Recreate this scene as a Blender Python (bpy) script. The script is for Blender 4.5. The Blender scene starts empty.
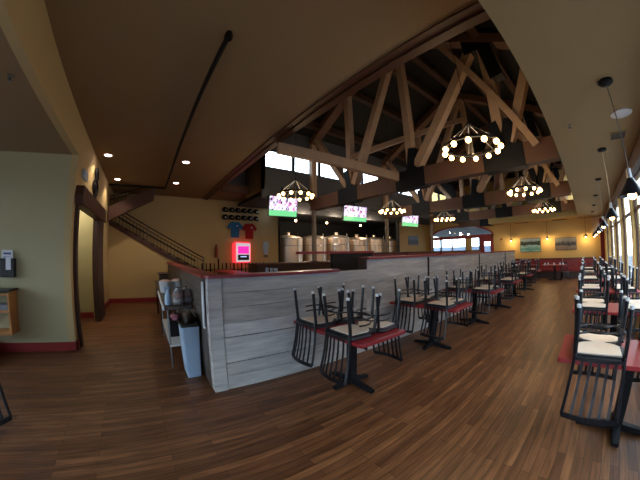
import bpy, math, random
from math import sin, cos, pi, radians as R
from mathutils import Vector, Matrix
random.seed(7)
S = bpy.context.scene
C = S.collection

# ------------------------------------------------------------------ camera (wide lens with barrel distortion)
F, KD, YAW, PITCH, ROLL = 267.57, -0.05167, 0.93761, 0.05176, -0.01478
cd = bpy.data.cameras.new('camera'); cam = bpy.data.objects.new('camera', cd); C.objects.link(cam); S.camera = cam
cd.type = 'PANO'; cd.sensor_fit = 'HORIZONTAL'; cd.sensor_width = 36; cd.clip_start = .05; cd.clip_end = 400
S.render.engine = 'CYCLES'
def setp(n, v):
    for t in (cd, getattr(cd, 'cycles', None)):
        if t is not None and hasattr(t, n):
            try: setattr(t, n, v); return
            except Exception: pass
setp('panorama_type', 'FISHEYE_LENS_POLYNOMIAL'); setp('fisheye_fov', pi)
fm = F*36/640
for n, v in (('fisheye_polynomial_k0', 0), ('fisheye_polynomial_k1', -1/fm), ('fisheye_polynomial_k2', 0), ('fisheye_polynomial_k3', -KD/fm**3), ('fisheye_polynomial_k4', 0)): setp(n, v)
def cam2world(r, u, f):
    c, s = cos(ROLL), sin(ROLL); r, u = r*c-u*s, r*s+u*c
    c, s = cos(PITCH), sin(PITCH); f, u = f*c-u*s, f*s+u*c
    c, s = cos(YAW), sin(YAW); return Vector((r*c-f*s, r*s+f*c, u))
a, b, c_ = cam2world(1,0,0), cam2world(0,1,0), -cam2world(0,0,1)
cam.matrix_world = Matrix(((a.x,b.x,c_.x,0),(a.y,b.y,c_.y,0),(a.z,b.z,c_.z,1.6),(0,0,0,1)))

# ------------------------------------------------------------------ daylight
w = bpy.data.worlds.new('overcast_sky'); S.world = w; w.use_nodes = True
bg = w.node_tree.nodes['Background']; bg.inputs[0].default_value = (.72, .85, 1, 1); bg.inputs[1].default_value = 4.5
S.view_settings.view_transform = 'Standard'; S.view_settings.look = 'None'; S.view_settings.gamma = 1
S.view_settings.use_curve_mapping = False; S.view_settings.exposure = 1.2
S.cycles.max_bounces = 7; S.cycles.diffuse_bounces = 4; S.cycles.glossy_bounces = 3; S.cycles.transparent_max_bounces = 8
S.cycles.sample_clamp_indirect = 6; S.cycles.caustics_reflective = False; S.cycles.caustics_refractive = False
def portal(loc, rot, sx, sy):
    l = bpy.data.lights.new('window_portal', 'AREA'); l.shape = 'RECTANGLE'; l.size = sx; l.size_y = sy; l.cycles.is_portal = True
    o = bpy.data.objects.new('window_portal', l); C.objects.link(o); o.location = loc; o.rotation_euler = rot

# ------------------------------------------------------------------ materials
def lin(c): return tuple(((x/255)/12.92 if x/255 <= .04045 else ((x/255+.055)/1.055)**2.4) for x in c)+(1,)
def mat(name, rgb, rough=.6, metal=0, var=.12, scale=6, bump=0, emit=0, ecol=None, stretch=(1,1,1), spec=.5):
    m = bpy.data.materials.new(name); m.use_nodes = True; nt = m.node_tree; N, L = nt.nodes, nt.links
    p = N['Principled BSDF']; p.inputs['Roughness'].default_value = rough; p.inputs['Metallic'].default_value = metal
    p.inputs['Specular IOR Level'].default_value = spec
    col = lin(rgb)
    tc = N.new('ShaderNodeTexCoord'); mp = N.new('ShaderNodeMapping'); mp.inputs['Scale'].default_value = stretch
    no = N.new('ShaderNodeTexNoise'); no.inputs['Scale'].default_value = scale; no.inputs['Detail'].default_value = 4
    L.new(tc.outputs['Object'], mp.inputs[0]); L.new(mp.outputs[0], no.inputs['Vector'])
    mx = N.new('ShaderNodeMix'); mx.data_type = 'RGBA'
    mx.inputs[6].default_value = tuple(x*(1-var) for x in col[:3])+(1,); mx.inputs[7].default_value = tuple(min(1, x*(1+var)) for x in col[:3])+(1,)
    L.new(no.outputs['Fac'], mx.inputs[0]); L.new(mx.outputs[2], p.inputs['Base Color'])
    if bump:
        b = N.new('ShaderNodeBump'); b.inputs['Strength'].default_value = bump; b.inputs['Distance'].default_value = .01
        L.new(no.outputs['Fac'], b.inputs['Height']); L.new(b.outputs[0], p.inputs['Normal'])
    if emit:
        p.inputs['Emission Color'].default_value = lin(ecol or rgb); p.inputs['Emission Strength'].default_value = emit
    return m
def glow(name, rgb, s):
    return mat(name, rgb, emit=s, ecol=rgb)

yellow = mat('yellow_painted_wall', (200, 166, 100), .75, var=.05, scale=2)
tanwall = mat('warm_cream_wall', (200, 176, 124), .75, var=.05, scale=2)
cream = mat('cream_green_painted_wall', (186, 178, 138), .75, var=.05, scale=2)
brownceil = mat('brown_painted_ceiling', (150, 126, 92), .8, var=.05, scale=2)
tanceil = mat('tan_painted_ceiling', (160, 136, 94), .8, var=.05, scale=2)
redtrim = mat('red_painted_trim', (140, 36, 34), .5, var=.1)
redtop = mat('red_laminate', (136, 32, 38), .35, var=.1, scale=20)
redvinyl = mat('red_vinyl', (122, 24, 20), .4, var=.15)
darkwood = mat('dark_stained_wood', (74, 44, 28), .55, var=.3, scale=5, stretch=(1,1,6))
brownwood = mat('reddish_brown_trim_wood', (78, 48, 32), .5, var=.25, scale=5)
jambwood = mat('weathered_dark_timber', (70, 50, 44), .7, var=.35, scale=6, stretch=(6,6,1), bump=.4)
timber = mat('rough_sawn_timber', (172, 144, 118), .7, var=.25, scale=4, stretch=(1,1,1), bump=.3)
chordwood = mat('stained_truss_timber', (96, 66, 48), .65, var=.25, scale=4, bump=.3)
purlinwood = mat('brown_roof_timber', (70, 46, 34), .7, var=.25, scale=4)
steel = mat('black_painted_steel', (11, 13, 18), .6, 0, var=.1, spec=.25)
chairblack = mat('glossy_black_powder_coat', (17, 20, 26), .32, .2, var=.1)
roofdark = mat('dark_roof_deck', (13, 12, 12), .8, var=.2)
darkgrey = mat('charcoal_painted_wall', (78, 82, 88), .8, var=.1)
gablegrey = mat('grey_green_gable_wall', (120, 120, 104), .8, var=.1)
blackwall = mat('black_painted_wall', (18, 16, 16), .8, var=.1)
cushion = mat('beige_vinyl', (226, 210, 190), .5, var=.08, scale=30)
seatvinyl = mat('dark_seat_vinyl', (40, 38, 42), .45, var=.1)
glide = mat('pale_plastic_glide', (205, 208, 210), .4, var=.05)
plasticblack = mat('black_plastic', (16, 16, 18), .4, var=.1)
whiteplastic = mat('white_plastic', (220, 222, 224), .4, var=.03)
bluewhite = mat('pale_blue_plastic', (170, 196, 220), .35, var=.05)
pinewood = mat('honey_pine', (190, 136, 78), .5, var=.18, scale=5, stretch=(1,8,1))
stainless = mat('brushed_stainless_steel', (225, 206, 184), .38, 1, var=.1, scale=5, stretch=(20,20,1))
chrome = mat('satin_metal', (150, 150, 150), .35, .9, var=.05)
postgrey = mat('grey_painted_post', (120, 112, 100), .6, var=.1)
paper = mat('white_paper', (225, 228, 235), .8, var=.03)
greyfloor = mat('parking_lot_asphalt', (120, 122, 124), .9, var=.1)
endwood = mat('dark_grey_stained_planks', (84, 74, 66), .6, var=.3, scale=4, stretch=(1,8,8))
counter = mat('dark_counter_wood', (52, 34, 28), .4, var=.2)
bulbglow = glow('warm_bulb_glass', (255, 200, 126), 7)
canglow = glow('recessed_lamp_glass', (255, 222, 216), 7)
pendglow = glow('pendant_bulb_glass', (255, 206, 140), 9)
redglow = glow('red_lamp_glass', (255, 70, 40), .8)
bluecloth = mat('blue_cotton', (50, 120, 175), .9, var=.12); redcloth = mat('red_cotton', (176, 34, 34), .9, var=.12)
hedge = mat('hedge_leaves', (70, 90, 60), .9, var=.4, scale=14, bump=.5)
stucco = mat('grey_blue_stucco', (96, 108, 124), .9, var=.35, scale=.8)

def plank_mat(name, c1, c2, c3, scl):
    m = bpy.data.materials.new(name); m.use_nodes = True; N, L = m.node_tree.nodes, m.node_tree.links
    p = N['Principled BSDF']; p.inputs['Roughness'].default_value = .62
    ge = N.new('ShaderNodeNewGeometry'); tc = N.new('ShaderNodeTexCoord'); mp = N.new('ShaderNodeMapping'); mp.inputs['Scale'].default_value = scl
    ad = N.new('ShaderNodeVectorMath'); ad.operation = 'ADD'
    L.new(tc.outputs['Object'], mp.inputs[0]); L.new(mp.outputs[0], ad.inputs[0])
    sc = N.new('ShaderNodeMath'); sc.operation = 'MULTIPLY'; sc.inputs[1].default_value = 40; L.new(ge.outputs['Random Per Island'], sc.inputs[0]); L.new(sc.outputs[0], ad.inputs[1])
    no = N.new('ShaderNodeTexNoise'); no.inputs['Scale'].default_value = 1; no.inputs['Detail'].default_value = 6; no.inputs['Roughness'].default_value = .65
    L.new(ad.outputs[0], no.inputs['Vector'])
    cr = N.new('ShaderNodeValToRGB'); e = cr.color_ramp.elements; e[0].position = .34; e[0].color = lin(c1); e[1].position = .66; e[1].color = lin(c2)
    L.new(no.outputs['Fac'], cr.inputs[0])
    mx = N.new('ShaderNodeMix'); mx.data_type = 'RGBA'; mx.blend_type = 'MULTIPLY'; mx.inputs[0].default_value = 1
    cr2 = N.new('ShaderNodeValToRGB'); e = cr2.color_ramp.elements; e[0].color = lin(c3); e[1].color = (1,1,1,1)
    L.new(ge.outputs['Random Per Island'], cr2.inputs[0]); L.new(cr.outputs[0], mx.inputs[6]); L.new(cr2.outputs[0], mx.inputs[7])
    L.new(mx.outputs[2], p.inputs['Base Color'])
    bp = N.new('ShaderNodeBump'); bp.inputs['Strength'].default_value = .25; bp.inputs['Distance'].default_value = .01; L.new(no.outputs['Fac'], bp.inputs['Height']); L.new(bp.outputs[0], p.inputs['Normal'])
    return m
greyplank = plank_mat('whitewashed_grey_planks', (170, 171, 170), (214, 214, 210), (225, 222, 216), (3, 1.6, 16))

def floor_mat():
    m = bpy.data.materials.new('brown_strip_floor'); m.use_nodes = True; N, L = m.node_tree.nodes, m.node_tree.links
    p = N['Principled BSDF']; tc = N.new('ShaderNodeTexCoord'); mp = N.new('ShaderNodeMapping'); mp.inputs['Rotation'].default_value = (0, 0, pi/2)
    L.new(tc.outputs['Object'], mp.inputs[0])
    br = N.new('ShaderNodeTexBrick'); br.inputs['Scale'].default_value = 1; br.inputs['Brick Width'].default_value = .95; br.inputs['Row Height'].default_value = .07
    br.inputs['Mortar Size'].default_value = .0022; br.inputs['Mortar Smooth'].default_value = .3; br.offset = .37; br.offset_frequency = 2; br.inputs['Bias'].default_value = 0
    br.inputs['Color1'].default_value = (0,0,0,1); br.inputs['Color2'].default_value = (1,1,1,1); br.inputs['Mortar'].default_value = (.3,.3,.3,1)
    L.new(mp.outputs[0], br.inputs['Vector'])
    cr = N.new('ShaderNodeValToRGB'); e = cr.color_ramp.elements; e[0].position = 0; e[0].color = lin((98, 62, 38)); e[1].position = 1; e[1].color = lin((138, 93, 58))
    x = cr.color_ramp.elements.new(.5); x.color = lin((117, 76, 47)); L.new(br.outputs['Color'], cr.inputs[0])
    m2 = N.new('ShaderNodeMapping'); m2.inputs['Scale'].default_value = (28, 2.2, 1); L.new(tc.outputs['Object'], m2.inputs[0])
    no = N.new('ShaderNodeTexNoise'); no.inputs['Scale'].default_value = 1; no.inputs['Detail'].default_value = 5; L.new(m2.outputs[0], no.inputs['Vector'])
    cr2 = N.new('ShaderNodeValToRGB'); e = cr2.color_ramp.elements; e[0].position = .3; e[0].color = lin((170, 160, 150)); e[1].position = .7; e[1].color = (1,1,1,1); L.new(no.outputs['Fac'], cr2.inputs[0])
    mx = N.new('ShaderNodeMix'); mx.data_type = 'RGBA'; mx.blend_type = 'MULTIPLY'; mx.inputs[0].default_value = 1
    L.new(cr.outputs[0], mx.inputs[6]); L.new(cr2.outputs[0], mx.inputs[7])
    m3 = N.new('ShaderNodeMix'); m3.data_type = 'RGBA'; L.new(br.outputs['Fac'], m3.inputs[0]); L.new(mx.outputs[2], m3.inputs[6]); m3.inputs[7].default_value = lin((40, 24, 16))
    L.new(m3.outputs[2], p.inputs['Base Color'])
    rr = N.new('ShaderNodeMapRange'); rr.inputs[3].default_value = .34; rr.inputs[4].default_value = .5; L.new(no.outputs['Fac'], rr.inputs[0]); L.new(rr.outputs[0], p.inputs['Roughness'])
    p.inputs['Specular IOR Level'].default_value = .4
    bp = N.new('ShaderNodeBump'); bp.inputs['Strength'].default_value = .15; bp.inputs['Distance'].default_value = .004; L.new(no.outputs['Fac'], bp.inputs['Height']); L.new(bp.outputs[0], p.inputs['Normal'])
    return m
floorwood = floor_mat()

def glass_mat():
    m = bpy.data.materials.new('window_glass'); m.use_nodes = True; N, L = m.node_tree.nodes, m.node_tree.links
    N.remove(N['Principled BSDF']); t = N.new('ShaderNodeBsdfTransparent'); t.inputs[0].default_value = (.93, .96, .97, 1)
    g = N.new('ShaderNodeBsdfGlossy'); g.inputs['Roughness'].default_value = .02; lw = N.new('ShaderNodeLayerWeight'); lw.inputs[0].default_value = .5; pw = N.new('ShaderNodeMath'); pw.operation = 'POWER'; pw.inputs[1].default_value = 5; L.new(lw.outputs['Facing'], pw.inputs[0])
    fr = N.new('ShaderNodeMath'); fr.operation = 'MULTIPLY_ADD'; fr.inputs[1].default_value = .7; fr.inputs[2].default_value = .04; L.new(pw.outputs[0], fr.inputs[0])
    mx = N.new('ShaderNodeMixShader'); L.new(fr.outputs[0], mx.inputs[0]); L.new(t.outputs[0], mx.inputs[1]); L.new(g.outputs[0], mx.inputs[2])
    L.new(mx.outputs[0], N['Material Output'].inputs[0]); return m
glass = glass_mat()

def ramp_panel(name, stops, nscale, vert, emit=0, contrast=1.0, amp=.25):
    # picture on a flat panel: local Z (0..1 of generated) picks a band, noise breaks it up
    m = bpy.data.materials.new(name); m.use_nodes = True; N, L = m.node_tree.nodes, m.node_tree.links
    p = N['Principled BSDF']; tc = N.new('ShaderNodeTexCoord'); se = N.new('ShaderNodeSeparateXYZ'); L.new(tc.outputs['Generated'], se.inputs[0])
    no = N.new('ShaderNodeTexNoise'); no.inputs['Scale'].default_value = nscale; no.inputs['Detail'].default_value = 5; L.new(tc.outputs['Generated'], no.inputs['Vector'])
    su = N.new('ShaderNodeMath'); su.operation = 'MULTIPLY_ADD'; su.inputs[1].default_value = amp; L.new(no.outputs['Fac'], su.inputs[0]); L.new(se.outputs['Z'], su.inputs[2])
    sb = N.new('ShaderNodeMath'); sb.operation = 'SUBTRACT'; sb.inputs[1].default_value = amp/2; L.new(su.outputs[0], sb.inputs[0])
    cr = N.new('ShaderNodeValToRGB'); els = cr.color_ramp.elements
    els[0].position = stops[0][0]; els[0].color = lin(stops[0][1]); els[1].position = stops[-1][0]; els[1].color = lin(stops[-1][1])
    for q, c in stops[1:-1]: e = els.new(q); e.color = lin(c)
    L.new(sb.outputs[0], cr.inputs[0]); L.new(cr.outputs[0], p.inputs['Base Color'])
    if emit: L.new(cr.outputs[0], p.inputs['Emission Color']); p.inputs['Emission Strength'].default_value = emit
    return m
def screen_mat():
    m = bpy.data.materials.new('football_broadcast_screen'); m.use_nodes = True; N, L = m.node_tree.nodes, m.node_tree.links
    p = N['Principled BSDF']; p.inputs['Base Color'].default_value = (0,0,0,1); p.inputs['Roughness'].default_value = .2
    tc = N.new('ShaderNodeTexCoord'); se = N.new('ShaderNodeSeparateXYZ'); L.new(tc.outputs['Generated'], se.inputs[0])
    mp = N.new('ShaderNodeMapping'); mp.inputs['Scale'].default_value = (1, 20, 9); L.new(tc.outputs['Generated'], mp.inputs[0])
    vo = N.new('ShaderNodeTexVoronoi'); vo.inputs['Scale'].default_value = 1; L.new(mp.outputs[0], vo.inputs['Vector'])
    cr = N.new('ShaderNodeValToRGB'); cr.color_ramp.interpolation = 'CONSTANT'; e = cr.color_ramp.elements
    e[0].color = lin((230,225,245)); e[1].position = .35; e[1].color = lin((205,110,170))
    for q, c in ((.5, (240,235,250)), (.68, (40,36,70)), (.85, (190,170,220))): x = e.new(q); x.color = lin(c)
    s2 = N.new('ShaderNodeSeparateColor'); L.new(vo.outputs['Color'], s2.inputs[0]); L.new(s2.outputs[0], cr.inputs[0])
    no = N.new('ShaderNodeTexNoise'); no.inputs['Scale'].default_value = 9; L.new(tc.outputs['Generated'], no.inputs['Vector'])
    ma = N.new('ShaderNodeMath'); ma.operation = 'MULTIPLY_ADD'; ma.inputs[1].default_value = .15; L.new(no.outputs['Fac'], ma.inputs[0]); L.new(se.outputs['Z'], ma.inputs[2])
    lt = N.new('ShaderNodeMath'); lt.operation = 'LESS_THAN'; lt.inputs[1].default_value = .36; L.new(ma.outputs[0], lt.inputs[0])
    mx = N.new('ShaderNodeMix'); mx.data_type = 'RGBA'; L.new(lt.outputs[0], mx.inputs[0]); L.new(cr.outputs[0], mx.inputs[6]); mx.inputs[7].default_value = lin((110, 205, 135))
    L.new(mx.outputs[2], p.inputs['Emission Color']); p.inputs['Emission Strength'].default_value = .6
    return m
tvscreen = screen_mat()
lakepic = ramp_panel('lake_photograph', [(0, (150,190,185)), (.2, (70,140,130)), (.4, (150,185,180)), (.5, (24,34,22)), (.75, (40,64,40)), (.9, (150,170,180))], 3.2, 1, amp=.5)
crowdpic = ramp_panel('team_photograph', [(0, (120,100,76)), (.3, (130,118,100)), (.42, (26,28,36)), (.6, (70,66,70)), (.7, (130,130,120)), (1, (150,150,140))], 5, 1, amp=.6)
barnpic = ramp_panel('grey_landscape_photograph', [(0, (100,60,30)), (.25, (30,28,26)), (.5, (70,76,80)), (.75, (120,130,140)), (1, (90,90,90))], 7, 1)
snackpack = ramp_panel('foil_wrapping', [(0, (20,18,20)), (.3, (200,195,195)), (.45, (30,26,26)), (.6, (190,150,140)), (.8, (24,22,24)), (1, (200,200,200))], 14, 1, amp=1.1)

# ------------------------------------------------------------------ mesh helpers
class MB:
    def __init__(s): s.v = []; s.f = []; s.m = Matrix.Identity(4); s.sm = False; s.seg = []
    def add(s, vs, fs):
        n = len(s.v); s.seg.append((n, len(s.f))); s.v += [s.m @ Vector(v) for v in vs]; s.f += [tuple(i+n for i in f) for f in fs]; return s
    def box(s, x0, x1, y0, y1, z0, z1):
        vs = [(x,y,z) for z in (z0,z1) for y in (y0,y1) for x in (x0,x1)]
        return s.add(vs, [(0,2,3,1),(4,5,7,6),(0,1,5,4),(2,6,7,3),(0,4,6,2),(1,3,7,5)])
    def rbox(s, x0, x1, y0, y1, z0, z1, r=.01, seg=3):   # box rounded in plan, for tops and cushions
        pts = []
        for cx, cy, a0 in ((x1-r,y1-r,0),(x0+r,y1-r,90),(x0+r,y0+r,180),(x1-r,y0+r,270)):
            for k in range(seg+1): a = R(a0+90*k/seg); pts.append((cx+r*cos(a), cy+r*sin(a)))
        return s.prism(pts, z0, z1)
    def prism(s, pts, z0, z1):
        n = len(pts); vs = [(p[0],p[1],z0) for p in pts]+[(p[0],p[1],z1) for p in pts]
        return s.add(vs, [tuple(range(n-1,-1,-1)), tuple(range(n,2*n))]+[(i,(i+1)%n,n+(i+1)%n,n+i) for i in range(n)])
    def prismx(s, pts, x0, x1):     # pts = (y,z)
        n = len(pts); vs = [(x0,p[0],p[1]) for p in pts]+[(x1,p[0],p[1]) for p in pts]
        return s.add(vs, [tuple(range(n-1,-1,-1)), tuple(range(n,2*n))]+[(i,(i+1)%n,n+(i+1)%n,n+i) for i in range(n)])
    def prismy(s, pts, y0, y1):     # pts = (x,z)
        n = len(pts); vs = [(p[0],y0,p[1]) for p in pts]+[(p[0],y1,p[1]) for p in pts]
        return s.add(vs, [tuple(range(n)), tuple(range(2*n-1,n-1,-1))]+[(i,n+i,n+(i+1)%n,(i+1)%n) for i in range(n)])
    def beam(s, p, q, wd, ht, up=(0,0,1)):
        p, q = Vector(p), Vector(q); d = (q-p).normalized(); u = Vector(up)
        if abs(d.dot(u)) > .98: u = Vector((0,1,0))
        sd = d.cross(u).normalized(); u = sd.cross(d).normalized(); sd = sd*wd/2; u = u*ht/2
        vs = [p-sd-u, p+sd-u, p+sd+u, p-sd+u, q-sd-u, q+sd-u, q+sd+u, q-sd+u]
        return s.add(vs, [(0,3,2,1),(4,5,6,7),(0,1,5,4),(1,2,6,5),(2,3,7,6),(3,0,4,7)])
    def tube(s, pts, r, n=8, close=False):
        pts = [Vector(p) for p in pts]; m = len(pts); rings = []; ref = None
        rr = r if isinstance(r, (list, tuple)) else [r]*m
        for i, p in enumerate(pts):
            a = pts[i-1] if (i or close) else p; b = pts[(i+1) % m] if (i < m-1 or close) else p
            d = (b-a).normalized()
            if ref is None: ref = Vector((0,0,1)) if abs(d.z) < .9 else Vector((1,0,0))
            sd = d.cross(ref).normalized(); u = sd.cross(d).normalized(); ref = u
            rings.append([p+sd*rr[i]*cos(2*pi*k/n)+u*rr[i]*sin(2*pi*k/n) for k in range(n)])
        vs = [v for r_ in rings for v in r_]; fs = []
        for i in range(m if close else m-1):
            j = (i+1) % m
            for k in range(n): fs.append((i*n+k, i*n+(k+1)%n, j*n+(k+1)%n, j*n+k))
        if not close: fs += [tuple(range(n-1,-1,-1)), tuple(range((m-1)*n, m*n))]
        s.sm = True; return s.add(vs, fs)
    def lathe(s, prof, n=20, cx=0, cy=0, cz=0):
        vs = []; fs = []
        for r, z in prof:
            for k in range(n): a = 2*pi*k/n; vs.append((cx+r*cos(a), cy+r*sin(a), cz+z))
        for i in range(len(prof)-1):
            for k in range(n): fs.append((i*n+k, i*n+(k+1)%n, (i+1)*n+(k+1)%n, (i+1)*n+k))
        if prof[0][0] > 1e-4: fs.append(tuple(range(n-1,-1,-1)))
        if prof[-1][0] > 1e-4: fs.append(tuple(range((len(prof)-1)*n, len(prof)*n)))
        s.sm = True; return s.add(vs, fs)
    def ball(s, c, r, n=10, sz=1):
        return s.lathe([(max(1e-5, r*sin(pi*i/6)), -r*sz*cos(pi*i/6)) for i in range(7)], n, *c)
    def each(s, name, material, parent=None, bev=0):      # one object for every piece added
        ends = s.seg[1:]+[(len(s.v), len(s.f))]; out = []
        for (v0, f0), (v1, f1) in zip(s.seg, ends):
            m_ = MB(); m_.sm = s.sm; m_.v = s.v[v0:v1]; m_.f = [tuple(i-v0 for i in f) for f in s.f[f0:f1]]
            out.append(m_.build(name, material, parent, bev=bev))
        return out
    def build(s, name, material, parent=None, loc=None, rot=None, bev=0):
        me = bpy.data.meshes.new(name); me.from_pydata([tuple(v) for v in s.v], [], s.f); me.materials.append(material)
        if s.sm:
            me.polygons.foreach_set('use_smooth', [True]*len(me.polygons))
            try: me.set_sharp_from_angle(angle=R(40))
            except Exception: pass
        me.update()
        o = bpy.data.objects.new(name, me); C.objects.link(o)
        if parent: o.parent = parent
        if loc is not None: o.location = loc
        if rot is not None: o.rotation_euler = rot
        if bev:
            md = o.modifiers.new('bevel', 'BEVEL'); md.width = bev; md.segments = 2; md.limit_method = 'ANGLE'; md.angle_limit = R(50)
        return o
def tag(o, label=None, cat=None, group=None, kind=None):
    if label: o['label'] = label
    if cat: o['category'] = cat
    if group: o['group'] = group
    if kind: o['kind'] = kind
    return o
def empty(name, loc, label, cat, rot=0, group=None, kind=None):
    o = bpy.data.objects.new(name, None); C.objects.link(o); o.location = loc; o.empty_display_size = .1
    o.rotation_euler = rot if isinstance(rot, tuple) else (0,0,rot)
    return tag(o, label, cat, group, kind)
KIDS = {}
def copy_tree(o, parent=None):
    c = o.copy(); C.objects.link(c)
    if parent is not None: c.parent = parent
    for ch in [x for x in bpy.data.objects if x.parent == o]: copy_tree(ch, c)
    return c
def struct(name, mb, m, parent=None, loc=None, bev=0):
    o = mb.build(name, m, parent, loc, bev=bev)
    if parent is None: tag(o, kind='structure')
    return o

# ------------------------------------------------------------------ room shell
XW, XE, ZR, ZM = 1.08, -.235, 3.05, 3.8     # window wall, edge of the low ceiling, low ceiling, main ceiling
YN, YF, YS = 2.2, 16.8, 15.5                # near edge of the roof opening, far wall, far soffit
XL = -10.1
XB = -10.6
struct('floor', MB().box(-15, 1.4, -6, 17.1, -.1, 0), floorwood)
struct('ceiling', MB().box(-12.4, XE, -1.45, YN, ZM, ZM+.15), brownceil)
struct('ceiling', MB().box(XE, 1.4, -6, YF+.2, ZR, ZR+.15), tanceil)
struct('ceiling', MB().box(-5.3, XE, -6, -1.45, 3.27, 3.42), brownceil)
struct('wall_near_left', MB().box(-12.4, XE, -1.45, -1.33, 3.27, ZM), tanwall)
struct('wall_upper_right', MB().box(XE, XE+.1, -1.33, YS, ZR+.15, 5.8), tanceil)
struct('ceiling', MB().box(-12.4, -8.6, YN, 5.3, ZM, ZM+.15), brownceil)
struct('ceiling', MB().box(-10.1, -7.6, 3.4, YF+.2, 3.5, 3.62), blackwall)
# near wall on the left
struct('wall_left', MB().box(-5.17, -5.05, -2.82, -1.45, 0, 3.27), cream)
struct('baseboard_left', MB().box(-5.05, -5.03, -2.82, -1.31, 0, .15), redtrim)
struct('wall_left_rear', MB().box(-5.6, -5.5, -6, -2.82, 0, 3.27), jambwood)
w_ = MB().box(-5.35, -5.05, -1.45, -1.33, 0, 3.27).box(-12.4, -7.6, -1.45, -1.33, 0, 3.27).box(-7.6, -5.35, -1.45, -1.33, 2.5, 3.27)
struct('wall_left_near', w_, tanwall)
struct('baseboard_near', MB().box(-9.9, -7.95, -1.33, -1.31, 0, .15).box(-5.28, -5.03, -1.33, -1.31, 0, .15), redtrim)
struct('wall_inner', MB().box(-9.5, -5.2, -2.6, -2.5, 0, 3.1).box(-7.75, -7.65, -2.5, -1.45, 0, 3.27), cream)
struct('ceiling_inner', MB().box(-9.5, -5.17, -2.6, -1.45, 3.0, 3.1), cream)
struct('wall_inner', MB().box(-9.6, -9.5, -2.6, -1.45, 0, 3.1).box(-5.3, -5.17, -2.6, -1.45, 0, 3.1), cream)
struct('baseboard_inner', MB().box(-7.65, -7.62, -2.5, -1.45, 0, .15), redtrim)
# back of the room behind the camera
struct('wall_back', MB().box(-5.6, 1.4, -6.1, -6, 0, .7).box(-5.6, 1.4, -6.1, -6, 2.7, 3.3).box(-5.6, -5.0, -6.1, -6, .7, 2.7).box(-2.4, -1.8, -6.1, -6, .7, 2.7).box(.8, 1.4, -6.1, -6, .7, 2.7), cream)
# far left wall with the stair behind it
Y0, Z0, Y1, Z1 = -1.33, 2.66, 1.75, 1.02     # top and foot of the stringer on the knee wall
struct('wall_left_low', MB().prismx([(-1.33,0),(3.0,0),(3.0,.42),(Y1,Z1-.06),(Y0,Z0-.06)], XL+.12, XL+.2), tanwall)
struct('baseboard_far_left', MB().box(XL+.2, XL+.225, -1.33, 3.0, 0, .15), redtrim)
struct('wall_far_left', MB().box(XB-.12, XB, -1.33, 5.52, 0, 3.8), tanwall)
struct('wall_left_far', MB().box(XL-.12, XL, 13.45, YF, 0, 3.8), yellow)
struct('trim_1', MB().box(XL-.14, XL+.02, 13.38, 13.5, 0, 3.5).box(XB-.14, XB+.02, 5.48, 5.56, 0, 3.8), blackwall)
# brewery room
struct('wall_rear_left', MB().box(-15, -14.9, 4.5, 17, 0, 4), blackwall)
struct('wall_far_left_low', MB().box(-15, XB-.12, 4.4, 4.5, 0, 4).box(-15, XL, 16.9, 17, 0, 4), blackwall)
struct('ceiling_far', MB().box(-15, XB, 4.4, 17, 3.7, 3.8).box(XB, XL, 5.3, 17, 3.5, 3.62), blackwall)
# far wall: solid, with the arched window
AX0, AX1, AZ, AT = -9.85, -5.25, 2.5, 3.22   # arch: sides, spring height, top
def arch(n=18, x0=AX0, x1=AX1, z=AZ, t=AT): return [((x0+x1)/2+(x1-x0)/2*cos(pi*k/n), z+(t-z)*sin(pi*k/n)) for k in range(n+1)]
ar = arch()
wl = MB().box(AX1, 1.4, YF, YF+.15, 0, 6).box(XL, AX0, YF, YF+.15, 0, 6).box(AX0, AX1, YF, YF+.15, 0, .8)
for i in range(len(ar)-1):
    (xa, za), (xb, zb) = ar[i], ar[i+1]
    wl.prismy([(xb,zb),(xa,za),(xa,6),(xb,6)], YF, YF+.15)
struct('wall_far', wl, yellow)
g = MB().prismy([(-7.6,5.75),(-.2,5.75),(-3.9,8)], YF, YF+.15)
struct('wall_upper_far', g, gablegrey)
struct('wall_far_low', MB().box(-5.1, XE, YS, YF, ZR, 3.66), yellow)
struct('trim_2', MB().box(-5.2, XE, YS-.1, YF, 3.66, 3.86), roofdark)
# roof over the opening
XP, ZP, ZE, XA = -3.85, 7.75, 5.75, -7.5
struct('ceiling_upper', MB().prismy([(XE+.1,ZE),(XP,ZP),(XP,ZP+.1),(XE+.1,ZE+.1)], 1, YF+.2).prismy([(XP,ZP),(XA-.2,ZE),(XA-.2,ZE+.1),(XP,ZP+.1)], 1, YF+.2), roofdark)
struct('wall_upper_near', MB().box(-12.4, XE, 1.9, 2.0, ZM+.15, 7.6), roofdark)
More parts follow.
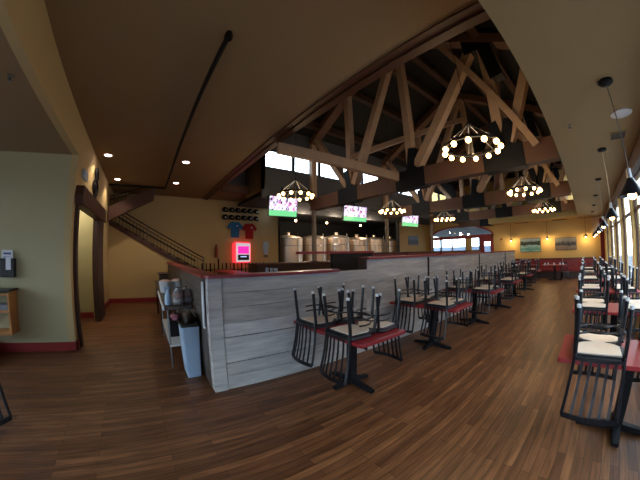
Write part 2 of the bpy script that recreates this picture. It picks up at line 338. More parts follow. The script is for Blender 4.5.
# left wall of the opening, clerestory windows in it
ys = [(3.35, 8.85), (9.2, 12.75), (13.1, 16.3)]
wl = MB().box(XA-.12, XA, 3.3, YF, 3.36, 4.36).box(XA-.12, XA, 3.3, YF, 5.0, 5.8)
prev = 3.3
for y0, y1 in ys: wl.box(XA-.12, XA, prev, y0, 4.36, 5.0); prev = y1
wl.box(XA-.12, XA, prev, YF, 4.36, 5.0)
struct('wall_upper_left', wl, darkgrey)
struct('wall_upper_inner', MB().box(-9.0, XA, 3.3, 3.4, 3.62, 5.9), brownceil)
struct('wall_upper_outer', MB().prismx([(2.0,3.8),(3.3,3.8),(3.3,5.9),(2.0,5.9)], -9.1, -9.0), darkgrey)
struct('ceiling_upper_left', MB().box(-9.1, XA, 1.9, 3.4, 5.85, 5.95), roofdark)
n = 0
for y0, y1 in ys:
    n += 1
    o = struct('window_%d' % n, MB().box(XA-.07, XA-.06, y0, y1, 4.36, 5.0), glass)
    f = MB().box(XA-.1, XA-.03, y0, y1, 4.36, 4.4).box(XA-.1, XA-.03, y0, y1, 4.96, 5.0)
    k = max(1, round((y1-y0)/1.2))
    for i in range(k+1): yy = y0+(y1-y0-.05)*i/k; f.box(XA-.1, XA-.0, yy-.03, yy+.06, 4.36, 5.0)
    f.build('window_frame', steel, o)
    portal((XA-.15, (y0+y1)/2, 4.68), (0, -pi/2, 0), .64, y1-y0)
# trim around the roof opening
struct('trim_3', MB().box(-12.0, XE, YN-.02, YN+.1, 3.76, 4.05).box(-12.0, XE, YN-.14, YN-.02, 3.78, 3.8), brownwood)
struct('trim_4', MB().box(-8.7, -8.55, YN+.14, 5.3, 3.7, 3.95), brownwood)
# window wall
posts = [-5.6, -3.5, -1.4, .7, 2.8, 4.9, 7.0, 9.1, 11.2, 13.3, 15.4]
wl = MB().box(XW, XW+.2, -6, YF, 0, .5).box(XW, XW+.2, -6, YF, 2.86, ZR)
for y in posts: wl.box(XW-.03, XW+.12, y-.12, y+.12, .5, 2.86)
wl.box(XW, XW+.2, 15.4, YF, .5, 2.86)
struct('wall_right', wl, yellow)
struct('trim_5', MB().box(XW-.1, XW+.02, -6, YF, 2.82, 3.02), darkwood)
struct('trim_6', MB().box(XW-.08, XW+.04, -6, YF, .46, .5), redtrim)
for i in range(len(posts)-1):
    n += 1; y0, y1 = posts[i]+.12, posts[i+1]-.12
    o = struct('window_%d' % n, MB().box(XW+.05, XW+.06, y0, y1, .5, 2.86), glass)
    f = MB().box(XW+.03, XW+.08, y0, y1, 2.24, 2.3).box(XW+.03, XW+.08, y0, y1, .5, .56).box(XW+.03, XW+.08, y0, y1, 2.8, 2.86)
    for yy in (y0, y1-.04): f.box(XW+.03, XW+.08, yy, yy+.04, .5, 2.86)
    f.build('window_frame', darkwood, o)
    portal((XW+.25, (y0+y1)/2, 1.68), (0, pi/2, 0), 2.36, y1-y0)
for x0, x1 in ((-5.0, -2.4), (-1.8, .8)):
    n += 1
    o = struct('window_%d' % n, MB().box(x0, x1, -6.06, -6.05, .7, 2.7), glass)
    MB().box(x0, x1, -6.1, -6, .7, .76).box(x0, x1, -6.1, -6, 2.64, 2.7).box((x0+x1)/2-.03, (x0+x1)/2+.03, -6.1, -6, .7, 2.7).build('window_frame', darkwood, o)
    portal(((x0+x1)/2, -6.15, 1.7), (-pi/2, 0, 0), x1-x0, 2.0)
# arched window in the far wall
n += 1
o = struct('window_%d' % n, MB().prismy([(AX0,.8),(AX1,.8)]+ar, YF+.08, YF+.09), glass)
f = MB()
for i in range(len(ar)-1):
    f.beam((ar[i][0],YF+.04,ar[i][1]-.04), (ar[i+1][0],YF+.04,ar[i+1][1]-.04), .12, .1, (0,0,1))
f.box(AX0, AX1, YF-.02, YF+.1, 2.36, 2.56).box(AX0, AX0+.07, YF-.02, YF+.1, .8, 2.5).box(AX1-.14, AX1, YF-.02, YF+.1, .8, 2.5)
f.box(-8.16, -8.1, YF-.02, YF+.1, .8, 2.4).box(-7.15, -7.1, YF-.02, YF+.1, .8, 2.4).box(-6.12, -5.95, YF-.02, YF+.1, .8, 2.4)
f.build('window_frame', redtrim, o)
MB().box(-7.1, -6.75, YF-.01, YF+.12, .8, 2.4).build('yellow_pier', yellow, o)
MB().box(-5.95, -5.39, YF, YF+.08, 2.1, 2.36).box(-5.95, -5.88, YF, YF+.08, .8, 2.1).box(-5.46, -5.39, YF, YF+.08, .8, 2.1).build('door_frame', redtrim, o)
portal(((AX0+AX1)/2, YF+.2, 1.8), (pi/2, 0, 0), AX1-AX0, 2.0)
# outdoors
struct('building_outside', MB().box(12, 15, -20, 60, -.3, 7).box(11.6, 15.2, -20, 60, 7, 7.4), stucco)
struct('added_porch_outside', MB().box(-16, -3, 17.1, 30, 3.3, 3.5).box(-16, -15.8, 29.7, 29.9, -.3, 3.3).box(-11, -10.7, 29.7, 29.9, -.3, 3.3).box(-5.2, -5, 29.7, 29.9, -.3, 3.3), roofdark)  # dark porch added behind the arch to hide bright sky in its upper half
struct('fence_outside', MB().box(-22, 1, 33, 33.3, -.3, 2.1), stucco)
struct('ground_outside', MB().box(1.45, 60, -40, 60, -.4, -.3).box(-40, 1.45, 17.1, 60, -.4, -.3).box(-40, 60, -50, -6.2, -.4, -.3), greyfloor)

# ------------------------------------------------------------------ door surround
d = empty('door_1', (-6.5, -1.33, 0), None, None, kind='structure')
MB().box(-1.5, -.66, -.02, .12, 0, 2.46).build('door_jamb', jambwood, d)
MB().box(1.15, 1.28, -.1, .06, 0, 2.46).build('door_jamb', jambwood, d)
MB().prismy([(-1.58,2.44),(1.33,2.44),(1.38,2.6),(1.33,2.78),(-1.58,2.78)], -.06, .16).build('door_header', darkwood, d, bev=.02)

# ------------------------------------------------------------------ grey half wall with red cap
HX, HY0, HYS, HY1, HZ0, HZ1 = -2.96, .65, 3.09, 12.5, 1.34, 1.5
hw = empty('half_wall', (HX-.08, HY0, 0), 'long whitewashed grey plank half wall with red cap beside the tables', 'half wall')
mb = MB()
edges = [0, .17, .335, .65, .82, 1.0, 1.17, HZ0]
joints = {i: sorted(random.uniform(1, 12) for _ in range(3)) for i in range(8)}
def planks(mb, y0, y1, zs, ji):
    for i in range(len(zs)-1):
        cuts = [y0]+[c for c in joints[(i+ji) % 8] if y0+.3 < c < y1-.3]+[y1]
        for a_, b_ in zip(cuts, cuts[1:]): mb.box(.05, .08, a_, b_-.004, zs[i]+(.006 if i in (2, 3) else .002), zs[i+1]-(.006 if i in (1, 2) else .002))
planks(mb, .16, HYS-HY0, edges, 0); planks(mb, HYS-HY0, HY1-HY0, edges[:-1]+[1.3, HZ1], 3)
mb.build('plank_cladding', greyplank, hw)
MB().box(-.06, .05, .0, HYS-HY0, 0, HZ0).box(-.06, .05, HYS-HY0, HY1-HY0, 0, HZ1).each('wall_core', endwood, hw)
MB().box(-.05, .095, -.01, .15, 0, HZ0).build('corner_board', greyplank, hw)
MB().box(.02, .1, HY1-HY0-.12, HY1-HY0+.01, 0, HZ1).build('corner_board', greyplank, hw)
for yy in (4.95, 7.97, 10.9): MB().box(.075, .1, yy-HY0-.02, yy-HY0+.02, .1, HZ1-.01).build('joint_strip', steel, hw)
# caps
MB().rbox(-.12, .12, -.04, 2.53-HY0, HZ0, HZ0+.035, .08).build('cap', redtop, hw)
MB().box(-.1, .12, HYS-HY0, HY1-HY0+.03, HZ1, HZ1+.035).build('cap', redtrim, hw)
MB().box(-.1, .08, HYS-HY0-.03, HYS-HY0, HZ0, HZ1+.02).build('step_board', counter, hw)
pn_ = empty('bar_partition', (-3.62, 3.3, 0), 'black partition panel with red top behind the low half wall section', 'partition')
MB().box(-.03,.03,-.4,.6,0,1.6).build('panel', blackwall, pn_)
MB().box(-.12,.06,-1.05,.62,1.6,1.64).build('top_cap', redtrim, pn_)

ew = empty('bar_end_wall', (-6, .65, 0), 'dark plank end wall of the bar beside the service table', 'half wall')
mb = MB()
for i in range(7): mb.box(-2.75, 2.94, -.01, .02, i*.192+.002, (i+1)*.192-.003)
mb.build('plank_cladding', endwood, ew)
MB().box(-2.75, 2.94, .02, .14, 0, HZ0).build('wall_core', endwood, ew)
MB().box(-2.8, 2.9, -.05, .16, HZ0, HZ0+.035).build('cap', redtop, ew)
# the step down at the far end of the bar end wall
bl = empty('low_counter', (-9.2, .75, 0), 'dark low counter cabinet beyond the bar end wall by the stair', 'counter')
MB().box(-.45, .4, -.35, .25, 0, .98).build('cabinet_body', endwood, bl)
MB().box(-.5, .42, -.4, .28, .98, 1.02).build('countertop', counter, bl)
MB().rbox(-.035, .035, -.012, .012, -.27, .27, .01).build('menu_slot', whiteplastic, None, (-3.13, .62, 1.02))
tag(bpy.data.objects['menu_slot'], 'upright white plastic strip fixed on the bar end wall', 'corner guard')

# bar counters behind the half wall
bc = empty('bar_counter', (-6.3, 2.9, 0), 'red-edged curved bar counter behind the low section of half wall', 'bar counter')
pts = [(-1.6,-1.0),(1.2,-1.0)]+[(1.2+.9*sin(R(t)), -.1-.9*cos(R(t))) for t in range(10,100,10)]+[(2.1,1.2),(1.6,1.2),(1.6,-.1)]+[(1.2+.4*sin(R(t)), -.1-.4*cos(R(t))) for t in range(80,0,-10)]+[(1.2,-.5),(-1.6,-.5)]
MB().prism(pts, 1.12, 1.16).build('countertop', redtop, bc)
p2 = [(-1.5,-.9),(1.2,-.9)]+[(1.2+.8*sin(R(t)), -.1-.8*cos(R(t))) for t in range(10,100,10)]+[(2.0,1.1),(1.8,1.1),(1.8,-.1)]+[(1.2+.6*sin(R(t)), -.1-.6*cos(R(t))) for t in range(80,0,-10)]+[(1.2,-.7),(-1.5,-.7)]
MB().prism(p2, 0, 1.12).build('bar_front', endwood, bc)
bb = empty('bar_cabinet', (-7.4, 4.6, 0), 'dark back bar with red top and upright post beside it', 'back bar')
MB().box(-.3, .3, -1.6, 4.0, 0, 1.3).build('cabinet_body', counter, bb)
MB().box(-.35, .35, -1.7, 4.1, 1.3, 1.34).build('countertop', darkwood, bb)

# booths seen over the wall
def booth(loc, ln, label, rot, hb=1.62, grp=None):
    t = empty('booth_bench', loc, label, 'booth', rot, grp)
    MB().rbox(-ln/2, ln/2, -.1, .04, .45, hb, .03).build('backrest', redvinyl, t, bev=.02)
    mb = MB()
    k = max(2, round(ln/.3))
    for i in range(k): mb.rbox(-ln/2+ln*i/k+.005, -ln/2+ln*(i+1)/k-.005, -.15, -.1, .5, hb-.12, .02)
    mb.build('back_padding', redvinyl, t)
    MB().rbox(-ln/2, ln/2, -.6, -.1, .36, .48, .04).build('seat', redvinyl, t, bev=.02)
    MB().box(-ln/2+.02, ln/2-.02, -.56, .02, 0, .36).build('base', counter, t)
    MB().box(-ln/2-.01, ln/2+.01, -.12, .06, hb, hb+.03).build('top_rail', darkwood, t)
    return t
for i, y in enumerate((5.0, 6.9, 8.8, 10.7)):
    booth((-4.3, y, 0), 1.8, 'red vinyl booth back showing over the half wall, %s from the bar' % ('first', 'second', 'third', 'fourth')[i], pi/2, 1.58, 'booths behind the half wall')
for i, (x, y) in enumerate(((-3.9, 16.72), (-2.1, 16.72), (-.3, 16.72))):
    booth((x, y, 0), 1.76, 'red vinyl bench against the far wall, %s' % ('below the lake photograph', 'under the gap between the two photographs', 'beneath the grey group photograph')[i], 0, 1.0, 'benches along the far wall')

# ------------------------------------------------------------------ service table, towels, bins
st = empty('service_table', (-4.6, .38, 0), 'narrow grey folding table against the bar end wall', 'table')
MB().rbox(-1.0, .8, -.17, .22, .86, .9, .02).build('tabletop', endwood, st)
MB().box(-1.0, .8, -.19, -.17, .855, .905).build('edge_strip', whiteplastic, st)
for x, y in ((.72,-.12),(.72,.18),(-.92,-.12),(-.92,.18)): MB().tube([(x,y,0),(x,y,.86)], .014).build('leg', chrome, st)
MB().box(-.95, .75, -.13, .19, .33, .35).build('shelf', whiteplastic, st)
s2 = empty('service_table', (-6.8, .38, 0), 'dark serving shelf table further along the bar end wall', 'table')
MB().rbox(-1.1, 1.1, -.17, .22, .86, .9, .02).build('tabletop', counter, s2)
for x, y in ((1.0,-.12),(1.0,.18),(-1.0,-.12),(-1.0,.18)): MB().box(x-.02,x+.02,y-.02,y+.02,0,.86).build('leg', steel, s2)
def roll(loc, label):
    t = empty('napkin_bucket', loc, label, 'bucket', group='buckets on the service table')
    MB().lathe([(.085,0),(.1,.02),(.115,.2),(.12,.21),(.11,.215),(.1,.19),(.001,.18)], 20).build('bucket', whiteplastic, t)
    MB().lathe([(.095,0),(.098,.03),(.07,.05),(.001,.05)], 16, 0, 0, .19).build('contents', mat('pale_pink_napkins', (214,180,170), .8), t)
roll((-5.3, .33, .9), 'white bucket of pale napkins, nearer the camera of two')
roll((-5.4, .56, .9), 'white bucket of pale napkins, farther of two, behind its twin')
b = empty('spray_bottle', (-4.0, .28, .9), 'translucent white spray bottle standing on the folding table', 'bottle')
MB().lathe([(.045,0),(.05,.02),(.048,.12),(.03,.17),(.016,.2),(.016,.22)], 16).build('body', bluewhite, b)
MB().box(-.015,.015,-.05,.03,.22,.25).box(-.006,.006,-.045,-.03,.16,.22).build('trigger', bluewhite, b)
for i, (x, y) in enumerate(((-3.97,.43),(-4.02,.55))):
    t = empty('snack_bag_rack', (x-.02*i, y, .9), ('black and silver striped bag at the front corner of the folding table', 'black and silver striped bag behind the front corner bag')[i], 'bag', group='striped bags')
    mb = MB(); mb.lathe([(.07,0),(.085,.04),(.088,.14),(.07,.2),(.04,.225),(.001,.23)], 14); mb.build('bag', snackpack, t)
    MB().tube([(-.05,0,.2),(-.03,0,.25),(.03,0,.25),(.05,0,.2)], .008).build('handle', plasticblack, t)
tb = empty('trash_bin', (-3.62, .5, 0), 'tall pale blue slim bin with black swing lid by the bar corner', 'bin')
mb = MB(); mb.add([(-.16,-.09,0),(.17,-.09,0),(.17,.09,0),(-.16,.09,0),(-.2,-.115,.7),(.2,-.115,.7),(.2,.115,.7),(-.2,.115,.7)], [(3,2,1,0),(4,5,6,7),(0,1,5,4),(1,2,6,5),(2,3,7,6),(3,0,4,7)])
mb.build('body', bluewhite, tb, bev=.02)
MB().rbox(-.21,.21,-.125,.12,.7,.74,.03).build('rim', plasticblack, tb)
mb = MB(); mb.tube([(-.15,0,.75),(-.05,0,.79),(.1,0,.79),(.18,0,.75)], [.05,.08,.08,.05], 10); mb.build('bag_bulge', plasticblack, tb)
bx = empty('storage_box', (-4.5, .42, .35), 'dark crate of cloths on the lower shelf of the folding table', 'crate')
MB().box(-.25,.25,-.12,.12,0,.24).build('crate', plasticblack, bx, bev=.01)
mb = MB(); mb.ball((-.08,0,.25), .09, 10, .6).ball((.1,.01,.25), .08, 10, .6); mb.each('cloth', mat('red_blue_cloths', (150,90,100), .9, var=.5, scale=14), bx)

# ------------------------------------------------------------------ stairs
sl = (Z1-Z0)/(Y1-Y0)
sr = empty('staircase', (XL+.1, 0, 0), 'switchback staircase with dark steel railing rising in front of the far yellow wall', 'staircase')
def P(y, dz=0, x=0): return (x, y, Z0+(y-Y0)*sl+dz)
MB().prismx([(Y0,Z0-.08),(Y1,Z1-.08),(Y1+.5,Z1-.2),(Y1+.5,Z1-.05),(Y1,Z1+.07),(Y0,Z0+.09)], -.04, .13).build('stringer', brownwood, sr)
mb = MB(); k = 10
for i in range(k):
    yy = Y0+(Y1-Y0)*i/k; zz = Z0+(yy-Y0)*sl; mb.box(-.58, -.04, yy, yy+.33, zz-.25, zz-.02)
mb.each('tread', darkwood, sr)
rl = MB()
for dz, r_ in ((.62,.02),(.5,.014),(.12,.014)): rl.tube([P(Y0+.05,dz,.05), P(Y1+.3,dz,.05)], r_)
rl.each('railing_rail', steel, sr)
bm_ = MB()
for i in range(26):
    yy = Y0+.1+i*.122; bm_.tube([P(yy,.12,.05), P(yy,.5,.05)], .008, 5)
bm_.each('baluster', steel, sr)
for yy in (-.0, Y1+.28): MB().box(.03,.075,yy-.025,yy+.025, P(yy)[2]+.0, P(yy,.66)[2]).build('newel_post', postgrey, sr)
MB().tube([P(Y0+.3,.36,-.04), P(Y1,.36,-.04)], .026).build('handrail', steel, sr)
MB().box(-.6, -.04, Y0, Y0+.05, Z0-.2, Z0).build('landing', darkwood, sr)
MB().prismx([(-1.3,2.62),(.17,3.4),(.17,3.79),(-1.3,3.1)], .62, .7).build('stringer', darkwood, sr)
MB().prismx([(-1.3,2.7),(.17,3.46),(.17,3.56),(-1.3,2.82)], .1, .62).build('upper_flight', darkwood, sr)
rl = MB()
for dz in (.18,.3): rl.tube([(.66,-1.28,3.12+dz),(.66,-.25,3.45+dz)], .014)
for i in range(8): yy = -1.25+i*.12; rl.tube([(.66,yy,3.1+(yy+1.3)*.4),(.66,yy,3.42+(yy+1.3)*.32)], .007, 5)
rl.each('upper_railing_bar', steel, sr)
# steel fence continuing along the bar at the stair foot
fn = empty('guard_railing', (XB+.3, 2.1, 0), 'black upright-bar guard railing at the foot of the stairs', 'railing')
mb = MB().tube([(0,-.1,1.02),(0,2.6,1.02)], .02)
mb.build('top_rail', steel, fn)
mb = MB()
for i in range(17): mb.tube([(0,-.05+i*.16,.1),(0,-.05+i*.16,1.45 if i in (4,) else 1.28)], .02 if i % 2 else .03, 6)
mb.each('bar', steel, fn)

# ------------------------------------------------------------------ wall merchandise
def cap(loc, label):
    t = empty('baseball_cap', loc, label, 'cap', (0, R(20), 0), 'caps displayed in two rows')
    MB().lathe([(.115,0),(.12,.04),(.1,.1),(.055,.14),(.001,.145)], 14).build('crown', plasticblack, t)
    mb = MB(); pts = [(.03+.19*cos(R(q)), .115*sin(R(q))) for q in range(-90,91,15)]; mb.prism(pts, -.012, 0); mb.build('brim', steel, t)
    MB().ball((.12,0,.06), .032, 8).build('emblem', paper, t)
    return t
for r_, z in enumerate((3.36, 3.06)):
    for i in range(6):
        cap((XB+.16, 2.98+i*.27, z), 'black baseball cap with pale badge, %s from the stair in the %s row' % (('first','second','third','fourth','fifth','sixth')[i], ('upper','lower')[r_]))
def shirt(loc, m, label):
    t = empty('t_shirt', loc, label, 't-shirt')
    prof = [(-.17,0),(.17,0),(.175,.42),(.27,.33),(.33,.45),(.19,.62),(.08,.65),(0,.62),(-.08,.65),(-.19,.62),(-.33,.45),(-.27,.33),(-.175,.42)]
    mb = MB().prismx(prof, 0, .05); mb.build('shirt_body', m, t, bev=.012)
    MB().tube([(.025,-.12,.62),(.025,0,.68),(.025,.12,.62)], .008).tube([(.025,0,.68),(.025,0,.73)], .005).build('hanger', chrome, t)
    mb = MB().prismx([(.05,.45),(.12,.45),(.12,.5),(.05,.5)], .05, .054); mb.build('chest_print', paper, t)
shirt((XB+.02, 3.46, 2.3), bluecloth, 'blue t-shirt hung on the wall under the caps')
shirt((XB+.02, 4.1, 2.25), redcloth, 'red t-shirt hung on the wall beside the blue one')
# jukebox
jb = empty('jukebox', (XB+.14, 3.72, 1.26), 'glowing red-framed white jukebox with magenta screen on the wall', 'jukebox')
MB().prismx([(-.36,0),(.36,0),(.38,.2),(.38,.78),(.3,.86),(-.3,.86),(-.38,.78),(-.38,.2)], -.12, .06).build('cabinet', glow('red_neon_frame', (255, 60, 70), .45), jb, bev=.02)
MB().prismx([(-.27,.05),(.33,.05),(.34,.8),(-.27,.82)], .06, .1).build('face', glow('white_lit_plastic', (235,225,235), .25), jb, bev=.01)
MB().box(.1,.11,-.2,.27,.38,.68).build('screen', glow('magenta_screen', (235,40,160), .6), jb)
MB().box(.1,.125,-.2,.27,.12,.34).build('control_panel', plasticblack, jb)
MB().box(.125,.13,-.1,.16,.24,.28).build('display_line', glow('blue_white_display', (180,200,255), .5), jb)
# pint plaque and extinguisher
pp = empty('pint_plaque', (XB+.02, 4.85, 1.48), 'pale pint-glass shaped plaque on the yellow wall', 'plaque')
MB().prismx([(-.1,.12),(.1,.12),(.14,.5),(.12,.68),(-.12,.68),(-.14,.5)], 0, .03).build('glass_shape', bluewhite, pp, bev=.01)
MB().prismx([(-.09,0),(.09,0),(.09,.1),(-.09,.1)], 0, .03).build('base_shape', postgrey, pp)
fe = empty('fire_extinguisher', (XB+.1, 2.66, 1.5), 'small red fire extinguisher on a post by the stair foot', 'extinguisher')
MB().lathe([(.05,0),(.055,.03),(.055,.36),(.03,.42),(.02,.45)], 14).build('cylinder', redtrim, fe)
MB().box(-.03,.05,-.02,.02,.45,.5).build('valve', plasticblack, fe)

# ------------------------------------------------------------------ door wall decor
ir = empty('iron_wall_ornament', (-6.75, -1.3, 2.7), 'tall black wrought-iron scroll ornament above the doorway', 'wall ornament')
mb = MB()
for z, r_ in ((.08,.14),(.38,.19),(.68,.14)):
    mb.tube([(r_*1.5*cos(2*pi*k/16), .02, z+r_*sin(2*pi*k/16)) for k in range(16)], .022, 6, True)
    mb.tube([(r_*.7*cos(2*pi*k/12), .02, z+r_*.5*sin(2*pi*k/12)) for k in range(12)], .016, 6, True)
mb.each('scroll', steel, ir)
MB().tube([(0,.02,-.08),(0,.02,.86)], .02, 6).build('spine', steel, ir)
sg = tag(MB().box(-.16,.16,0,.05,0,.17).build('wall_speaker', bluewhite, None, (-5.6, -1.32, 2.98), bev=.01), 'small pale box fixed to the wall above the doorway corner', 'speaker')

# wall rack and cabinet on the near left wall
pr = empty('paper_holder', (-5.05, -2.42, 1.22), 'black wall pocket holding white printed sheets', 'paper holder')
MB().box(0,.09,-.14,.13,0,.3).build('pocket', plasticblack, pr, bev=.012)
MB().box(.03,.045,-.12,.08,.1,.43).build('sheets', paper, pr)
MB().box(.046,.048,-.09,.05,.36,.39).box(.046,.048,-.09,.05,.31,.325).build('printed_lines', mat('blue_print', (90,100,150), .8), pr)
MB().box(.091,.096,-.02,.07,.12,.32).build('front_sheet', paper, pr)
kb = empty('wooden_wall_shelf', (-5.05, -2.3, .36), 'honey pine wall-mounted open shelf with black top', 'shelf')
MB().box(0,.32,-.03,0,0,.66).build('side_panel', pinewood, kb)
MB().box(0,.32,-1.0,-.97,0,.66).build('side_panel', pinewood, kb)
MB().box(0,.32,-.97,-.03,0,.04).build('bottom_panel', pinewood, kb)
MB().box(0,.3,-.97,-.03,.34,.38).build('shelf_board', pinewood, kb)
MB().box(0,.32,-.97,-.03,.6,.64).build('top_rail', pinewood, kb)
MB().box(-.0,.36,-1.03,.03,.66,.69).build('top_panel', plasticblack, kb)
MB().box(0,.015,-.97,-.03,.04,.6).build('back_panel', cream, kb)
tag(MB().box(-.12,.12,-.15,.15,0,.08).build('paper_stack', mat('grey_leaflets', (130,130,140), .8), None, (-4.88,-2.5,.74)), 'grey stack of leaflets in the pine wall shelf', 'leaflets')
ph = empty('desk_telephone', (-4.9, -2.62, 1.05), 'small black and silver device on the pine shelf', 'telephone')
MB().lathe([(.09,0),(.09,.03),(.06,.06),(.001,.07)], 14).build('base', plasticblack, ph)
MB().tube([(0,-.08,.08),(0,0,.11),(0,.08,.08)], .018).build('handset', chrome, ph)
tag(MB().box(-5.03,-4.2,-3.6,-2.68,0,.2).build('low_red_step', redtrim, bev=.01), 'low red painted plinth beside the pine wall shelf', 'plinth')

# ------------------------------------------------------------------ roof trusses
def truss(y, label, seed):
    t = empty('roof_truss', (0, y, 3.05), label, 'roof truss', group='timber trusses')
    T = .2
    def web(x0, z0, x1, z1, m=timber, wd=.17, off=0): MB().beam((x0,off,z0),(x1,off,z1), wd, T, (0,1,0)).build('web_member', m, t)
    MB().box(-7.45, XE-.02, -.12, .12, .02, .42).build('bottom_chord', chordwood, t)
    zt = lambda x: (ZE+(ZP-ZE)*(1-abs(x-XP)/3.65))-.25-3.05
    MB().beam((-7.45,0,zt(-7.45)),(XP,0,zt(XP)), .22, .3, (0,1,0)).beam((XP,0,zt(XP)),(XE-.03,0,zt(XE)), .22, .3, (0,1,0)).each('top_chord', chordwood, t)
    web(-5.5,.4,-5.5,zt(-5.5)); web(-3.4,.4,-3.4,zt(-3.4)); web(-1.28,.4,-1.2,zt(-1.2), wd=.2)
    web(-5.35,.5,-3.45,zt(-3.45)); web(-3.25,.5,-1.3,zt(-1.3), wd=.2); web(-7.2,zt(-7.3),-5.65,.5)
    MB().beam((-2.3,-.17,zt(-2.3)),(-.6,-.17,.3), .13, .06, (0,1,0)).build('web_member', timber, t); web(-1.1,.5,XE-.1,zt(XE)-.3)
    for x in (-5.58,-3.42,-1.25): MB().box(x-.4, x+.4, -.135, .135, -.01, .44).build('steel_plate', steel, t)
    for x, dx in ((-5.5,-.18),(-3.4,.16),(-1.25,-.2),(-1.2,.3)):
        MB().beam((x,0,.4),(x+dx*.6,0,.95), .2, .23, (0,1,0)).build('steel_plate', steel, t)
    MB().box(-1.6,-.8,-.13,.13,zt(-1.2)-.3,zt(-1.2)+.2).build('steel_plate', steel, t)
    MB().beam((-1.15,0,zt(-1.2)-.3),(-1.05,0,zt(-1.2)-1.1), .27,.25,(0,1,0)).build('steel_plate', steel, t)
    MB().beam((-7.45,0,zt(-7.3)),(-7.45,0,.4), .2,.2,(0,1,0)).build('end_post', timber, t)
    return t
truss(5.2, 'first timber roof truss from the camera, with black steel plates', 1)
truss(9.05, 'second timber roof truss from the camera, with black plates', 2)
truss(12.9, 'third timber roof truss from the camera, with black plates', 3)
truss(16.62, 'fourth timber roof truss from the camera, against the far wall', 4)
for i, x in enumerate((-6.9,-5.5,-4.3,-3.4,-2.2,-1.2)):
    z = (ZE+(ZP-ZE)*(1-abs(x-XP)/3.65))-.12
    tag(MB().box(-.09,.09,0,14.7,-.13,.1).build('roof_purlin', purlinwood, None, (x,2.0,z)), 'brown purlin under the dark roof, %s counted from the window side' % ('sixth','fifth','fourth','third','second','first')[i], 'roof beam', 'roof purlins')
tag(MB().beam((-4.42,2.25,3.66),(-3.75,5.05,3.36), .14, .2).build('brace_beam', timber), 'pale timber brace running from the near ceiling edge to the first truss', 'roof beam')
tag(MB().beam((-3.3,9.0,6.3),(-5.4,5.2,4.4), .12, .16).build('brace_beam', timber), 'pale cross brace between the first and second truss', 'roof beam')
tag(MB().beam((-.9,5.2,5.9),(-2.6,9.0,3.6), .12, .2).build('brace_beam', purlinwood), 'brown sloping brace behind the first truss near its top', 'roof beam')
for i, (y, lab) in enumerate(((5.2,'grey square post carrying the first truss'),(9.05,'grey square post carrying the second truss'),(12.9,'grey square post carrying the third truss'))):
    po = empty('truss_post', (-7.42, y, 0), lab, 'post')
    MB().box(-.06,.06,-.06,.06,0,3.06).build('shaft', postgrey, po, bev=.01)
    MB().box(-.1,.1,-.1,.1,1.3,1.36).build('collar', steel, po)

# ------------------------------------------------------------------ lamps
def chandelier():
    t = empty('ring_chandelier', (0,0,0), '', 'chandelier')
    n = 12; r_ = .44
    MB().tube([(r_*cos(2*pi*k/32), r_*sin(2*pi*k/32), .0) for k in range(32)], .025, 6, True).build('ring', steel, t)
    mb = MB()
    for k in range(6): a_ = 2*pi*k/6; mb.tube([(r_*cos(a_), r_*sin(a_), .02), (.03*cos(a_), .03*sin(a_), .36)], .006, 5)
    mb.each('suspension_wire', chrome, t)
    MB().lathe([(.035,.35),(.05,.37),(.02,.41),(.006,.43),(.001,.44)], 10).build('hub', steel, t)
    MB().lathe([(.02,-.12),(.02,.2),(.008,.22)], 8).build('finial', chrome, t)
    for k in range(n):
        a_ = 2*pi*(k+.5)/n; x, y = r_*cos(a_), r_*sin(a_)
        o = MB().lathe([(.022,-.02),(.022,.04)], 8, x, y).build('bulb_socket', steel, t)
        MB().ball((x,y,-.055), .044, 10).build('bulb', bulbglow, o)
    l = bpy.data.lights.new('chandelier_light', 'POINT'); l.energy = 13; l.color = (1,.74,.46); l.shadow_soft_size = .3
    o = bpy.data.objects.new('chandelier_light', l); C.objects.link(o); o.parent = t; o.location = (0,0,-.12)
    return t
ch = chandelier()
cpos = [(-1.43,3.95,3.17,'largest ring chandelier, window side, before the first truss'),(-1.43,7.75,3.14,'middle ring chandelier on the window side, between first and second truss'),(-1.5,12.0,3.12,'smallest ring chandelier on the window side, before the far soffit'),
        (-5.8,3.5,3.14,'ring chandelier beside the first television from the jukebox'),(-5.95,7.6,3.12,'ring chandelier between second and third television'),(-5.75,11.2,3.08,'ring chandelier in front of the arched window')]
for i, (x,y,z,lab) in enumerate(cpos):
    o = ch if i == 0 else copy_tree(ch)
    o.location = (x,y,z); o['label'] = lab; o['group'] = 'ring chandeliers'
    MB().tube([(0,0,.42),(0,0,ZE+(ZP-ZE)*(1-abs(x-XP)/3.65)-z)], .006, 6).build('hanging_rod', steel, o)
def pendant():
    t = empty('pendant_lamp', (0,0,0), '', 'pendant lamp')
    MB().lathe([(.07,0),(.075,-.02),(.06,-.035),(.01,-.045)], 16, 0,0,1.05).build('canopy', steel, t)
    MB().tube([(0,0,1.02),(0,0,.2)], .005, 5).build('cord', chrome, t)
    MB().lathe([(.022,.22),(.025,.14),(.03,.12)], 12).build('socket', chrome, t)
    MB().lathe([(.03,.14),(.045,.11),(.115,0),(.111,-.005),(.04,.1),(.03,.12)], 20).build('shade', chairblack, t)
    MB().ball((0,0,.0), .04, 12).build('bulb', pendglow, t)
    l = bpy.data.lights.new('pendant_light', 'SPOT'); l.energy = 8; l.color = (1,.72,.42); l.spot_size = R(150); l.spot_blend = .4; l.shadow_soft_size = .05
    o = bpy.data.objects.new('pendant_light', l); C.objects.link(o); o.parent = t; o.location = (0,0,-.06)
    return t
pd = pendant()
pn = ['first', 'second', 'third', 'fourth', 'fifth', 'sixth']
